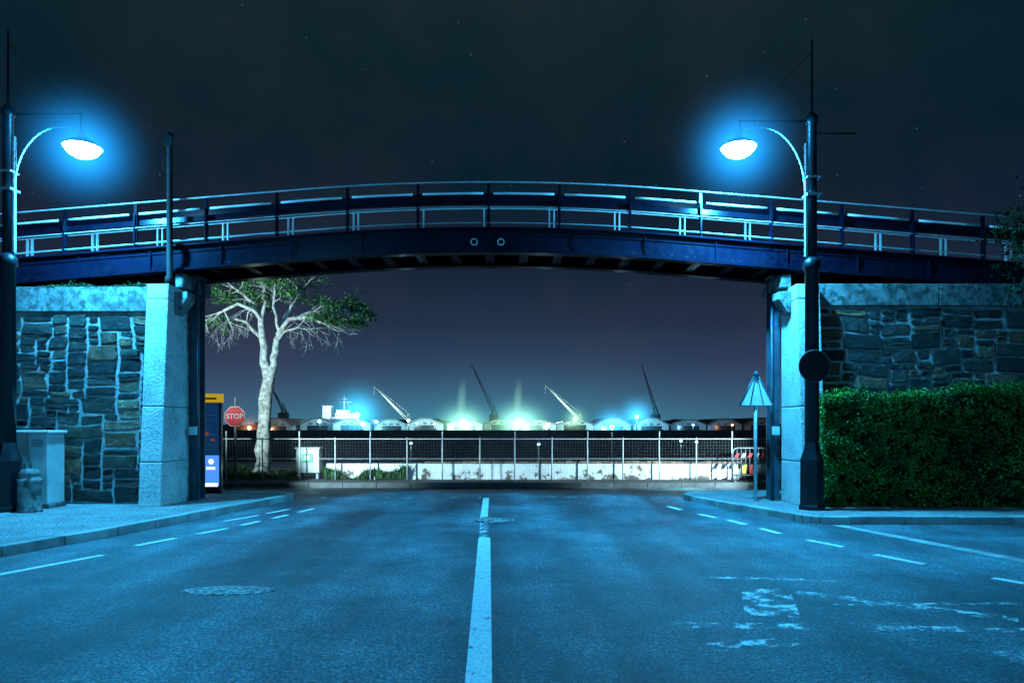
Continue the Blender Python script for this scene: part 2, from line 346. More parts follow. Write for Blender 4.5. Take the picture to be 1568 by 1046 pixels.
# painted markings
def strip(b, p, q, wd, z=0.009):
    p = Vector(p); q = Vector(q); d = (q-p).normalized(); n = Vector((-d.y, d.x))*wd/2
    b.add([(*(p-n), z), (*(q-n), z), (*(q+n), z), (*(p+n), z)], [(0, 1, 2, 3)])
b = MB()
strip(b, (-.13, 2.0), (-.40, 10.3), .17); strip(b, (-.50, 12.7), (-.585, 16.1), .13)
b.build('road_centre_line', M['paint'])
b = MB(); strip(b, (-.40, 10.3), (-.50, 12.7), .14); b.build('road_centre_line', M['worn'])
b = MB()
for p, q in [((-6.2, 6.0), (-5.12, 8.9)), ((-5.08, 9.6), (-4.85, 10.25)), ((-4.72, 10.65), (-4.5, 11.25)), ((-4.42, 11.6), (-4.3, 12.1)), ((-4.2, 12.5), (-4.1, 13.0)), ((-4.02, 13.4), (-3.9, 14.0)),
             ((3.44, 13.1), (3.62, 12.6)), ((3.73, 12.27), (3.84, 11.7)), ((3.93, 11.24), (4.03, 10.7)), ((4.19, 10.1), (4.42, 9.5)), ((4.56, 8.93), (4.81, 8.3)), ((5.1, 7.54), (5.4, 7.0)), ((3.15, 14.4), (3.27, 13.8))]:
    strip(b, p, q, .11)
for p, q in [((-4.9, 12.1), (-4.6, 12.9)), ((-4.55, 13.2), (-4.35, 13.9))]: strip(b, p, q, .09)
b.build('road_edge_line', M['paint'])
b = MB()
for i in range(8): strip(b, (-4.5+i*.5, 16.15), (-4.2+i*.5, 16.15), .22)
for i in range(7): strip(b, (0.2+i*.5, 16.3), (.5+i*.5, 16.3), .22)
b.build('give_way_line', M['worn'])
b = MB()
strip(b, (2.15, 6.95), (2.65, 6.95), .16); strip(b, (1.25, 5.74), (2.35, 5.7), .17); strip(b, (2.9, 5.66), (3.55, 5.62), .14); strip(b, (3.7, 5.6), (5.2, 5.5), .14)
strip(b, (2.2, 6.0), (2.45, 6.85), .45, .0085); strip(b, (2.75, 6.9), (4.2, 5.9), .16); strip(b, (1.45, 5.15), (2.1, 5.3), .2)
strip(b, (2.0, 7.6), (3.4, 7.4), .10, .0075); strip(b, (3.4, 4.95), (4.6, 5.0), .22); strip(b, (2.9, 6.4), (4.6, 6.45), .08, .0078)
b.build('worn_road_arrow', M['worn'])
# concrete channel across the side road mouth
b = MB(); n = 14
for i in range(n):
    a = Vector((5.30, 11.6)).lerp(Vector((6.6, 6.5)), i/n); c2 = Vector((5.30, 11.6)).lerp(Vector((6.6, 6.5)), (i+1)/n-.004)
    strip(b, a, c2, .22, .012)
b.build('concrete_channel', M['kerb'])
b = MB(); b.lathe(0, 0, [(.46, 0), (.46, .006), (.40, .009), (.02, .009)], 40)
o = b.build('manhole_cover', M['iron']); o.location = (-2.78, 6.97, .002); o.scale = (1, .42, 1)
b = MB(); b.lathe(0, 0, [(.34, 0), (.34, .006), (.3, .009), (.02, .009)], 32)
o = b.build('manhole_cover', M['iron']); o.location = (-.3, 12.2, .012)

# ------------------------------------------------------------ stone walls (random squared rubble)
def wall_stones(b, x0, x1, z0, z1, y, seed):
    rr = random.Random(seed); rects = []
    nx = int(round((x1-x0)/.075)); nz = int(round((z1-z0)/.066)); cw = (x1-x0)/nx; chh = (z1-z0)/nz
    occ = [[False]*nx for _ in range(nz)]
    for j in range(nz):
        for i in range(nx):
            if occ[j][i]: continue
            W, H = rr.choice([(rr.randint(8, 12), rr.randint(4, 5)), (rr.randint(6, 10), rr.randint(3, 5)), (rr.randint(6, 9), rr.randint(4, 5)), (rr.randint(3, 5), rr.randint(2, 3)), (rr.randint(5, 9), 2)])
            w_ = 0
            while w_ < W and i+w_ < nx and not occ[j][i+w_]: w_ += 1
            # never leave a sliver narrower than two cells beside this stone
            rest = 0
            while i+w_+rest < nx and rest < 3 and not occ[j][i+w_+rest]: rest += 1
            if rest <= 2: w_ += rest
            h_ = min(H, nz-j, max(1, int(w_*.8)))
            if nz-j-h_ == 1: h_ += 1
            if w_ <= 2: h_ = min(h_, rr.randint(1, 2))
            for q in range(h_):
                for p in range(w_): occ[j+q][i+p] = True
            rects.append((x0+i*cw, x0+(i+w_)*cw, z0+j*chh, z0+(j+h_)*chh))
    def wx(x, z): return x+.02*math.sin(z*3.7+x*1.3)+.01*math.sin(z*11+x*4), z+.02*math.sin(x*2.3+z*1.3+seed)+.012*math.sin(x*5.9+z*2+1)
    for a, c2, e, f in rects:
        gp = rr.uniform(.007, .015); a += gp*rr.uniform(.7, 1.6); c2 -= gp*rr.uniform(.7, 1.8); e += gp*rr.uniform(.7, 1.3); f -= gp*rr.uniform(.7, 1.5)
        if c2-a < .04 or f-e < .03: continue
        wd, hh = c2-a, f-e; cx = (a+c2)/2; cz = (e+f)/2
        j = lambda s: rr.uniform(-s, s)
        jx = min(.026, wd*.1); jz = min(.022, hh*.12)
        cn = [(a+abs(j(jx)), e+abs(j(jz))), (c2-abs(j(jx)), e+abs(j(jz))), (c2-abs(j(jx)), f-abs(j(jz))), (a+abs(j(jx)), f-abs(j(jz)))]
        ring = []
        for k in range(4):
            P = cn[k]; Q = cn[(k+1) % 4]; Z = cn[k-1]; ch = rr.uniform(.006, .032)
            dz = Vector(Z)-Vector(P); dq = Vector(Q)-Vector(P)
            ring.append(tuple(Vector(P)+dz*min(.3, ch/max(dz.length, .01)))); ring.append(tuple(Vector(P)+dq*min(.3, ch/max(dq.length, .01))))
            for t in (.33, .66): 
                m_ = Vector(P).lerp(Vector(Q), t+j(.06)); ring.append((m_.x+(j(.010) if k % 2 else 0), m_.y+(0 if k % 2 else j(.010))))
        n = len(ring); dp = rr.uniform(.008, .05); vs = []; tilt = j(.02)
        def ins(px_, pz, d_): 
            return (px_+(d_ if px_ < cx else -d_), pz+(d_ if pz < cz else -d_))
        for d_, yy in ((0, y+.02), (.003, y-dp*.6), (min(.014, hh*.12), y-dp)):
            for px_, pz in ring:
                X, Z = wx(*ins(px_, pz, d_)); vs.append((X, yy+rr.uniform(-.004, .004)+tilt*(px_-cx)/wd, Z))
        X, Z = wx(cx, cz); vs.append((X, y-dp-rr.uniform(-.012, .012), Z))
        fs = []
        for r_ in range(2):
            for k in range(n): fs.append((r_*n+k, r_*n+(k+1) % n, (r_+1)*n+(k+1) % n, (r_+1)*n+k))
        for k in range(n): fs.append((2*n+k, 2*n+(k+1) % n, 3*n))
        b.add(vs, fs, 0, False)
def stone_wall(name, x0, x1, y, seed, ztop, zcap):
    g = group(name, ((x0+x1)/2, y, 0))
    box('mortar_body', x0, x1, y, y+1.6, .1, zcap, M['mortar'], g)
    b = MB(); wall_stones(b, x0, x1, .15, zcap-.05, y, seed); b.build('rubble_stones', M['stone'], g)
    b = MB(); x = x0
    while x < x1-.01:
        n = min(x+2.4, x1); b.box(x+.004, n-.004, y-.06, y+1.66, zcap, ztop); x = n
    b.build('concrete_coping', M['capstone'], g, bevel=.015)
    return g
stone_wall('stone_wall', -18, -6.97, 13.8, 3, 4.32, 3.84)
stone_wall('stone_wall', 5.92, 18, 13.9, 9, 4.40, 3.97)
def pillar(name, x0, x1, y0b, y0t, y1, ztop):
    g = group(name, ((x0+x1)/2, (y0b+y1)/2, 0)); b = MB(); zs = [.11, .95, 2.0, ztop-.3, ztop]
    for i in range(4):
        za, zb = zs[i]+.004, zs[i+1]-.004
        fa = y0b+(y0t-y0b)*(za-.1)/(ztop-.1); fb = y0b+(y0t-y0b)*(zb-.1)/(ztop-.1)
        b.add([(x0, fa, za), (x1, fa, za), (x1, y1, za), (x0, y1, za), (x0, fb, zb), (x1, fb, zb), (x1, y1, zb), (x0, y1, zb)],
              [(0,3,2,1),(4,5,6,7),(0,1,5,4),(1,2,6,5),(2,3,7,6),(3,0,4,7)])
    b.build('battered_shaft', M['concrete'], g, bevel=.02)
    s = 1 if x0 < 0 else -1; xi = x1 if x0 < 0 else x0
    b = MB(); pr = [(xi, 4.25), (xi+s*.26, 4.25), (xi+s*.26, 4.1), (xi+s*.18, 4.0), (xi+s*.09, 3.86), (xi, 3.8)]
    b.vprism(pr if s < 0 else pr[::-1], 13.85, 14.2); b.build('corbel', M['capstone'], g, bevel=.02)
    b = MB(); b.box(xi-.05 if s > 0 else xi-.15, xi+.15 if s > 0 else xi+.05, 14.0, 15.2, ztop, 4.62); b.build('bearing_block', M['capstone'], g, bevel=.02)
    return g
pillar('concrete_pillar', -7.0, -6.58, 13.3, 13.63, 14.4, 4.36)
pillar('concrete_pillar', 5.45, 5.9, 13.3, 13.63, 14.4, 4.36)

# ------------------------------------------------------------ footbridge
XC = -.46
def drop(x):
    s = abs(x-XC); return .0109*s*s if s < 3.73 else .152+(s-3.73)*.0812
XS = [XC+1.39*.25*k for k in range(-48, 49)]
fb = group('footbridge', (XC, 14.6, 0))
def ribbon(b, y0, y1, zt, zb, mi=0, xs=XS):
    vs = []
    for x in xs:
        d = drop(x)
        vs += [(x, y0, zb-d), (x, y1, zb-d), (x, y1, zt-d), (x, y0, zt-d)]
    fs = [(3, 2, 1, 0)]
    for i in range(len(xs)-1):
        a = i*4
        for k in range(4): fs.append((a+k, a+(k+1) % 4, a+4+(k+1) % 4, a+4+k))
    a = (len(xs)-1)*4; fs.append((a, a+1, a+2, a+3)); b.add(vs, fs, mi)
for nm, yw, f0, f1 in (('front_girder', 14.0, 13.90, 14.12), ('rear_girder', 15.2, 15.08, 15.3)):
    b = MB(); ribbon(b, yw, yw+.03, 5.49, 5.06); ribbon(b, f0, f1, 5.525, 5.492); ribbon(b, f0, f1, 5.057, 5.02); ribbon(b, yw-.02, yw-.001, 5.488, 5.38); ribbon(b, yw-.02, yw-.001, 5.16, 5.06)
    for k in range(-12, 13):
        x = XC+1.39*k+.3; d = drop(x); b.box(x-.012, x+.012, yw-.05, yw-.022, 5.065-d, 5.485-d)
    b.build(nm, M['navy'], fb)
b = MB()
for k in range(-110, 111):
    x = XC+.15*k; d = drop(x)
    for z in (5.11, 5.43):
        b.add([(x+.014*math.cos(t), 13.979, z-d+.014*math.sin(t)) for t in [i*math.pi/3 for i in range(6)]]+[(x, 13.968, z-d)], [(i, (i+1) % 6, 6) for i in range(6)], 0, True)
b.build('rivets', M['navy'], fb)
b = MB(); ribbon(b, 14.13, 15.07, 5.47, 5.41)
b.build('deck', M['timber'], fb)
b = MB()
for k in range(-24, 25):
    x = XC+.695*k; d = drop(x); b.box(x-.05, x+.05, 14.035, 15.195, 5.09-d, 5.27-d); b.box(x-.09, x+.09, 14.035, 15.195, 5.07-d, 5.088-d)
for y in (14.35, 14.85): ribbon(b, y, y+.08, 5.40, 5.275)
b.build('cross_beams', M['navy'], fb)
def rail(b, y, z, r, xs=XS, n=8, mi=0): b.tube([(x, y, z-drop(x)) for x in xs], r, n, mi)
b = MB(); rail(b, 13.97, 6.42, .017); rail(b, 13.97, 5.93, .011); rail(b, 13.97, 5.62, .009)
b.build('front_handrails', M['railpaint'], fb)
b = MB()
for k in range(-12, 12):
    x0 = XC+1.39*k+.10; xs = [x0+(1.19)*i/4 for i in range(5)]
    rail(b, 13.95, 6.19, .024, xs)
b.build('front_rail_bars', M['white'], fb)
b = MB()
for k in range(-12, 13):
    x = XC+1.39*k; d = drop(x); b.box(x-.028, x+.028, 13.985, 14.035, 5.53-d, 6.40-d); b.box(x-.012, x+.012, 13.93, 13.984, 5.53-d, 6.2-d)
b.build('front_posts', M['navy'], fb)
b = MB(); rail(b, 15.12, 6.25, .014); rail(b, 15.12, 5.95, .010); b.build('rear_handrails', M['white'], fb)
b = MB()
for k in range(-12, 13):
    x = -6.09+1.387*(k+4); d = drop(x)
    for s in (-.05, .05): b.box(x+s-.013, x+s+.013, 15.09, 15.15, 5.53-d, 6.24-d)
b.build('rear_posts', M['white'], fb)
b = MB(); ribbon(b, 15.2, 15.23, 6.60, 6.47); ribbon(b, 14.06, 14.075, 6.10, 6.0)
b.build('rail_boards', M['navy'], fb)
b = MB()
for x in (-.745, -.218):
    d = drop(x); vs = []; n = 20
    for rr_, yy in ((.07, 13.995), (.07, 13.94), (.052, 13.94), (.052, 13.99)):
        for k in range(n): vs.append((x+rr_*math.cos(2*math.pi*k/n), yy, 5.24-d+rr_*math.sin(2*math.pi*k/n)))
    b.add(vs, [(r_*n+k, r_*n+(k+1) % n, (r_+1)*n+(k+1) % n, (r_+1)*n+k) for r_ in range(3) for k in range(n)], 0, False)
b.build('drain_pipe_ends', M['galvmat'], fb)
# steel support columns in the opening
for x0, x1 in ((-6.57, -6.36), (5.27, 5.44)):
    g = group('steel_column', ((x0+x1)/2, 14.6, 0)); b = MB(); zt = 5.02-drop((x0+x1)/2)-.02
    b.box(x0, x1, 14.45, 14.475, .12, zt); b.box(x0, x1, 14.72, 14.745, .12, zt); xm = (x0+x1)/2; b.box(xm-.012, xm+.012, 14.476, 14.719, .12, zt)
    b.box(x0-.01, x1+.02, 14.41, 14.80, .121, .15); b.box(x0-.01, x1+.03, 14.4, 14.8, zt-.02, zt+.015)
    b.tube([(x1-.03 if x0 < 0 else x0-.0, 14.42, .12), (x1-.03 if x0 < 0 else x0-.0, 14.42, zt-.3)], .028, 10)
    b.build('column_section', M['steelcol'], g)
    xb = x1-.14 if x0 < 0 else x0-.02
    box('junction_box', xb, xb+.14, 14.3, 14.38, 1.45, 1.62, M['cabinet'], g, .01)

# ------------------------------------------------------------ street lamps
LC = (0.030, 0.48, 1.0)
halo_mat = glow_volume('lamp_glow', (0.012, 0.36, 1.0), 4.2, 5.2)
def street_lamp(x, y, s, arm, zh, power, halo_on=True, g0=.12):
    g = group('street_lamp', (x, y, g0)); b = MB()
    b.lathe(x, y, [(.24, g0), (.24, g0+.06), (.215, g0+.10), (.21, 1.02), (.19, 1.08), (.15, 1.2), (.125, 1.34)], 8, 0, False)
    b.lathe(x, y, [(.125, 1.34), (.118, 4.45), (.15, 4.47), (.15, 4.6), (.09, 4.68)], 16)
    b.lathe(x, y, [(.09, 4.68), (.082, 7.1), (.11, 7.12), (.11, 7.22), (.05, 7.3), (.022, 7.34), (.016, 8.6), (.002, 8.66)], 14)
    b.build('pole', M['navy_dark'], g)
    b = MB(); b.box(x+s*.11-.018, x+s*.11+.018, y-.03, y+.03, 4.7, 6.75)
    b.box(x-.13, x+.13, y-.13, y+.13, 5.78, 5.82); b.box(x-.12, x+.12, y-.12, y+.12, 6.1, 6.13)
    b.build('conduit_strip', M['galv'], g)
    b = MB(); b.tube([(x-s*.8, y, 6.93), (x+s*.02, y, 6.93)], .014, 6); b.tube([(x, y, 7.15), (x+s*arm, y, 7.15)], .018, 6)
    b.tube([(x+s*arm*.98, y, 7.15), (x+s*arm*.98, y, zh+.3)], .01, 6); b.tube([(x, y, 8.4), (x+s*arm*.9, y, 7.16)], .005, 5)
    b.build('cross_arm', M['navy_dark'], g)
    b = MB(); pts = []
    for i in range(13):
        a = math.pi/2*i/12
        pts.append((x+s*(.12+arm*.60*(1-math.cos(a))), y, 5.85+(zh+.38-5.85)*math.sin(a)))
    pts += [(x+s*arm*.9, y, zh+.36), (x+s*arm, y, zh+.28)]
    b.tube(pts, .018, 8); b.build('swan_neck_bracket', M['galvmat'], g)
    hx = x+s*arm; b = MB(); b.lathe(hx, y, [(.05, zh+.3), (.07, zh+.24), (.09, zh+.16), (.2, zh+.12), (.32, zh+.035), (.33, zh+.015), (.3, zh+.02)][::-1], 28)
    b.build('lamp_shade', M['galvmat'], g)
    b = MB(); b.lathe(hx, y, [(.03, zh-.17), (.13, zh-.15), (.22, zh-.10), (.29, zh-.02), (.295, zh+.012)], 28); b.build('lamp_bowl', M['lampglow'], g)
    light('lamp_light', 'SPOT', (hx, y, zh-.36), power, LC, g, .15, (hx, y, 0), 172, 1.0)
    light('lamp_spill', 'POINT', (hx, y, zh-.30), power*.16, LC, g, size=.15)
    if halo_on: halo('glow_halo', (hx, y, zh-.02), 1.75, halo_mat, g)  # painted glow ball around the lamp head
    return g
street_lamp(-8.93, 12.6, 1, 1.32, 6.54, 4700)
street_lamp(5.44, 12.9, -1, 1.33, 6.66, 5600)
street_lamp(-9.6, -5.0, 1, 1.32, 6.6, 9500, False)  # unseen lamp added behind the camera to brighten the foreground road
street_lamp(6.6, -5.0, -1, 1.32, 6.6, 7500, False, .0)  # second added lamp behind the camera
# round signs seen from behind on the right lamp
g = group('round_traffic_sign', (5.44, 12.8, 2.7)); b = MB()
def disc(b, cx, y0, y1, cz, r, n=28, mi=0): b.vprism([(cx+r*math.cos(2*math.pi*k/n), cz+r*math.sin(2*math.pi*k/n)) for k in range(n)], y0, y1, mi)
disc(b, 5.42, 12.735, 12.745, 2.7, .29); b.box(5.30, 5.56, 12.748, 12.775, 2.8, 2.84); b.box(5.30, 5.56, 12.748, 12.775, 2.56, 2.6)
disc(b, 5.56, 13.05, 13.06, 2.7, .25)
b.build('sign_plate_back', M['navy_dark'], g)
b = MB(); n = 28
b.tube([(5.42+.285*math.cos(2*math.pi*k/n), 12.733, 2.7+.285*math.sin(2*math.pi*k/n)) for k in range(n+1)], .006, 5); b.build('plate_rim', M['greydull'], g)

# black post standing on the left pillar
g = group('signal_post', (-6.62, 13.75, 4.3)); b = MB()
b.lathe(-6.62, 13.75, [(.085, 4.36), (.085, 4.5), (.06, 4.52), (.055, 7.2), (.07, 7.21), (.07, 7.27), (.02, 7.3)], 12)
b.tube([(-6.62, 13.75, 6.9), (-6.72, 13.72, 6.85), (-6.74, 13.72, 6.6), (-6.64, 13.75, 6.5)], .012, 6)
b.box(-6.7, -6.54, 13.66, 13.69, 7.02, 7.2)
b.build('post', M['postdark'], g)

# ------------------------------------------------------------ left pavement furniture
g = group('utility_cabinet', (-8.83, 13.3, .12)); dx = -.48
box('plinth', -8.73+dx, -7.98+dx, 13.0, 13.5, .12, .2, M['capstone'], g, .01)
b = MB(); b.box(-8.71+dx, -8.37+dx, 12.98, 13.48, .203, 1.48); b.box(-8.362+dx, -8.0+dx, 12.98, 13.48, .203, 1.48); b.build('doors', M['cabinet'], g, .012)
b = MB(); b.box(-8.75+dx, -7.96+dx, 12.94, 13.52, 1.485, 1.55); b.build('roof', M['cabinet'], g, .02)
b = MB()
for x in (-8.42, -8.3): b.box(x+dx, x+.025+dx, 12.955, 12.978, .8, .95)
for i in range(5): b.box(-8.28+dx, -8.08+dx, 12.97, 12.979, 1.25+i*.03, 1.262+i*.03)
b.build('handles_and_vents', M['greydull'], g)
b = MB(); bx, by = -8.48, 12.5
b.lathe(bx, by, [(.2, .12), (.2, .16), (.185, .18), (.175, .62), (.19, .64), (.19, .70), (.165, .72), (.16, .78), (.17, .80), (.12, .86), (.02, .885)], 24)
b.build('concrete_bollard', M['capstone'])

g = group('information_totem', (-6.76, 16.0, .12))
box('post_body', -6.99, -6.53, 15.95, 16.07, .13, 2.32, M['navy'], g, .01)
box('header_panel', -7.0, -6.515, 15.93, 16.08, 2.16, 2.36, emit('lit_yellow', (.75, .5, .03), .6), g, .008)
box('lit_poster', -6.95, -6.57, 15.935, 15.948, .3, .98, M['panelglow'], g)
b = MB(); b.box(-6.93, -6.59, 15.93, 15.934, .28, .36); disc(b, -6.74, 15.925, 15.934, .84, .06); b.box(-6.85, -6.65, 15.93, 15.934, .66, .72)
b.build('poster_print', M['panelwhite'], g)
box('blue_face', -6.95, -6.57, 15.935, 15.948, 1.0, 2.14, emit('backlit_navy', (0.004, 0.03, 0.10), 1.0), g)
b = MB(); b.box(-6.86, -6.80, 15.925, 15.933, 1.42, 1.5); b.box(-6.75, -6.66, 15.925, 15.933, 1.30, 1.35); b.build('orange_strip', emit('lit_orange', (.8, .22, .03), .25), g)
b = MB()
for i in range(9): b.box(-6.92, -6.92+R.uniform(.12, .3), 15.925, 15.933, 1.1+i*.11, 1.115+i*.11)
b.build('lettering', M['galvmat'], g)
b = MB(); b.box(-6.94, -6.62, 15.922, 15.929, 2.23, 2.27); b.build('header_text', M['navy_dark'], g)

# stop sign
g = group('stop_sign', (-7.52, 19.3, .12)); sx, sz = -7.52, 1.9
b = MB(); b.tube([(sx, 19.34, .12), (sx, 19.34, 2.42)], .03, 10); b.build('post', M['greydull'], g)
def octa(b, r, y0, y1): b.vprism([(sx+r*math.cos(math.pi/8+k*math.pi/4), sz+r*math.sin(math.pi/8+k*math.pi/4)) for k in range(8)], y0, y1)
b = MB(); octa(b, .295, 19.29, 19.305); b.build('white_border', M['faded'], g)
b = MB(); octa(b, .28, 19.283, 19.289); b.build('red_face', M['red'], g)
t = bpy.data.curves.new('stop_text', 'FONT'); t.body = 'STOP'; t.size = .19; t.align_x = 'CENTER'; t.align_y = 'CENTER'; t.extrude = .002; t.offset = .002
t.materials.append(M['faded']); to = bpy.data.objects.new('lettering', t); to.location = (sx, 19.278, sz); to.rotation_euler = (math.pi/2, 0, 0)
scene.collection.objects.link(to); parent(to, g)

# triangular sign on the right
g = group('triangular_traffic_sign', (4.91, 14.3, .12)); sx = 4.91
b = MB(); b.tube([(sx, 14.34, .12), (sx, 14.34, 2.62)], .032, 10); b.build('post', M['galvmat'], g)
b = MB()
b.add([(sx-.34, 14.30, 2.04), (sx+.34, 14.30, 2.04), (sx+.06, 14.30, 2.62), (sx-.06, 14.30, 2.62), (sx-.34, 14.31, 2.04), (sx+.34, 14.31, 2.04), (sx+.06, 14.31, 2.62), (sx-.06, 14.31, 2.62)], [(0, 1, 2, 3), (7, 6, 5, 4), (0, 4, 5, 1), (1, 5, 6, 2), (2, 6, 7, 3), (3, 7, 4, 0)])
b.build('plate_back', M['cabinet'], g)
b = MB()
b.tube([(sx-.34, 14.29, 2.04), (sx+.34, 14.29, 2.04), (sx+.05, 14.29, 2.63), (sx-.05, 14.29, 2.63), (sx-.34, 14.29, 2.04)], .012, 6)
b.tube([(sx-.12, 14.285, 2.06), (sx-.03, 14.285, 2.6)], .008, 6); b.tube([(sx+.14, 14.285, 2.06), (sx+.03, 14.285, 2.6)], .008, 6)
b.lathe(sx, 14.3, [(.05, 2.62), (.05, 2.7), (.02, 2.74)], 10)
b.build('frame', M['steelcol'], g)

# striped barrier
g = group('crowd_barrier', (6.4, 19.5, .12)); b = MB(); x0, x1, y = 6.05, 7.0, 19.5
b.tube([(x0, y, .14), (x0, y, .9)]+[(x0+.12*(1-math.cos(a)), y, .9+.14*math.sin(a)) for a in (.4, .8, 1.2, 1.57)]+[(x1-.12, y, 1.04)]+[(x1-.12+.12*math.sin(a), y, .9+.14*math.cos(a)) for a in (.4, .8, 1.2, 1.57)]+[(x1, y, .14)], .02, 8)
b.tube([(x0, y, .3), (x1, y, .3)], .016, 6)
for i in range(1, 8): b.tube([(x0+i*.118, y, .3), (x0+i*.118, y, 1.03)], .009, 6)
for x in (x0, x1): b.box(x-.03, x+.03, y-.25, y+.25, .121, .15)
b.build('frame', M['greydull'], g)
b = MB()
for i in range(5): 
    xx = x0+.03+i*.18; b.add([(xx, y-.04, .78), (xx+.1, y-.04, .78), (xx+.16, y-.04, .9), (xx+.06, y-.04, .9)], [(0, 1, 2, 3)], i % 2)
for i in range(4): b.add([(x0+.05+i*.2, y-.04, .34), (x0+.15+i*.2, y-.04, .34), (x0+.13+i*.2+.05*(i % 2), y-.04, .6), (x0+.05+i*.2, y-.04, .55)], [(0, 1, 2, 3)], (i+1) % 3)
b.build('striped_boards', [M['red'], M['faded'], M['yellow']], g)

# ------------------------------------------------------------ fence, low wall, planting
g = group('wire_fence', (0, 20.1, .12)); b = MB(); y = 20.1
for i in range(-12, 13):
    x = -.93+i*1.02+R.uniform(-.02, .02); b.tube([(x, y, .12), (x+R.uniform(-.012, .012), y, 1.32)], .020, 8)
    if i % 2: b.tube([(x, y, 1.32), (x, y, 1.5)], .018, 6)
b.tube([(-13, y, 1.28), (12, y, 1.28)], .013, 6); b.tube([(-13, y, .72), (12, y, .72)], .006, 5)
b.build('posts_and_rails', M['galvmat'], g)
b = MB(); x = -13
while x < 12: b.box(x-.0011, x+.0011, y-.0011, y+.0011, .14, 1.27); x += .085
for i in range(14):
    z = .16+i*.085
    b.box(-13, 12, y+.002, y+.0042, z-.0013, z+.0013)
b.build('wire_mesh', M['greydull'], g)
g = group('low_white_wall', (2, 20.5, 0))
box('rendered_body', -5.3, 14, 20.32, 20.6, .1, .57, M['plaster'], g, .01)
b = MB(); x = -2.5
while x < 14: b.box(x+.005, x+.205, 20.3, 20.62, .571, .635+R.uniform(-.02, .01)); x += .212
b.build('brick_coping', M['brick'], g)
g = group('electrical_cabinet', (-5.85, 20.5, .12))
box('body', -6.2, -5.54, 20.42, 20.75, .3, .98, M['cabinet'], g, .015)
box('lid', -6.23, -5.51, 20.39, 20.78, .983, 1.03, M['cabinet'], g, .01)
b = MB()
for x in (-6.15, -5.65): b.box(x, x+.06, 20.5, 20.6, .12, .298)
b.build('legs', M['galvmat'], g); box('label', -6.02, -5.72, 20.405, 20.415, .62, .85, M['green'], g)
b = MB(); b.box(-5.95, -5.8, 20.398, 20.403, .68, .8); b.build('label_symbol', M['white'], g)

def tuft_bed(name, x0, x1, y0, y1, n, h, z0=.12):
    vs = []; fs = []
    for i in range(n):
        cx, cy = R.uniform(x0, x1), R.uniform(y0, y1); cl = .6+.5*math.sin(cx*4+1)*math.sin(cx*1.7)
        for j in range(9):
            a = R.uniform(0, 6.28); L = h*cl*R.uniform(.6, 1.2); lean = R.uniform(.1, .7)*L
            dx, dy = math.cos(a), math.sin(a); wv = .011
            p0 = (cx, cy, z0); p1 = (cx+dx*lean*.35, cy+dy*lean*.35, z0+L*.65); p2 = (cx+dx*lean, cy+dy*lean, z0+L*.95)
            k = len(vs)
            vs += [(p0[0]-dy*wv, p0[1]+dx*wv, p0[2]), (p0[0]+dy*wv, p0[1]-dx*wv, p0[2]), (p1[0]+dy*wv, p1[1]-dx*wv, p1[2]), (p1[0]-dy*wv, p1[1]+dx*wv, p1[2]), p2]
            fs += [(k, k+1, k+2, k+3), (k+3, k+2, k+4)]
    b = MB(); b.add(vs, fs); return b.build(name, M['grass'])
tuft_bed('grass_tufts', -9.5, -6.4, 20.35, 21.5, 260, .38)
tuft_bed('strappy_plants', -5.3, -3.0, 20.14, 20.28, 170, .46)
tuft_bed('grass_tufts', -9.5, -5.6, 21.6, 22.6, 200, .3)

box('shade_netting_fence', -60, 60, 34.0, 34.05, 0, 1.48, M['netting'])
b = MB()
for i in range(-20, 21): b.box(i*1.8-.04, i*1.8+.04, 33.93, 33.99, 0, 1.5)
b.build('netting_posts', M['netting'])
def quay_light(u, y, z, c, s, r=.05, e=15):
    x = u; g = group('quay_light', (x, y, 0)); b = MB(); b.tube([(x, y, 0), (x, y, z)], .03, 8); b.lathe(x, y, [(.06, z-.02), (.06, z+.0), (.03, z+.12)], 10); b.build('post', M['greydull'], g)
    b = MB(); b.lathe(x, y-.0, [(r*.4, z-.1), (r, z-.06), (r, z-.025)], 12); b.build('lamp', emit('quay_lamp', c, s), g); light('glow', 'POINT', (x, y, z-.2), e, c, g, .05)
for x, y, z in ((-4.55, 32, .95), (1.2, 32, .9), (4.5, 32, 1.6), (7.6, 32, 1.05), (8.3, 32, 1.0)): quay_light(x, y, z, (.35, .8, 1), 12, .06)

# ------------------------------------------------------------ trees
def grow(b, tips, p, d, L, r, depth, droop=0.0):
    pts = [p]; rs = [r]; n = 4; q = Vector(p); dd = Vector(d).normalized()
    for i in range(n):
        dd = (dd+Vector((R.gauss(0, .22), R.gauss(0, .22), R.gauss(0, .18)-droop*.18))).normalized(); q = q+dd*L/n; pts.append(q.copy()); rs.append(r*(1-.16*(i+1)))
    b.tube(pts, rs, 5 if r < .03 else 7, 0, False)
    if depth == 0: tips.append(q.copy()); return
    for k in range(3 if depth > 1 else 4):
        i = R.choice([2, 3, 4]) if k else 4
        nd = (dd+Vector((R.gauss(0, .65), R.gauss(0, .65), R.gauss(0, .45)-droop*.3))).normalized()
        grow(b, tips, pts[i], nd, L*R.uniform(.55, .8), max(.005, rs[i]*.58), depth-1, droop)
g = group('tree', (-7.66, 21.6, .1)); T = Vector((-7.62, 21.6, 0))
b = MB(); tips = []
def limb(pts, rs, n=10):
    pts = [T+Vector(p) for p in pts]
    out = []; ro = []
    for i in range(len(pts)-1):
        for t in (0, .34, .67):
            j = Vector((R.gauss(0, .022), R.gauss(0, .015), 0)) if t else Vector((0, 0, 0)); out.append(pts[i].lerp(pts[i+1], t)+j); ro.append((rs[i]+(rs[i+1]-rs[i])*t)*R.uniform(.92, 1.08))
    out.append(pts[-1]); ro.append(rs[-1]); b.tube(out, ro, n, 0, False)
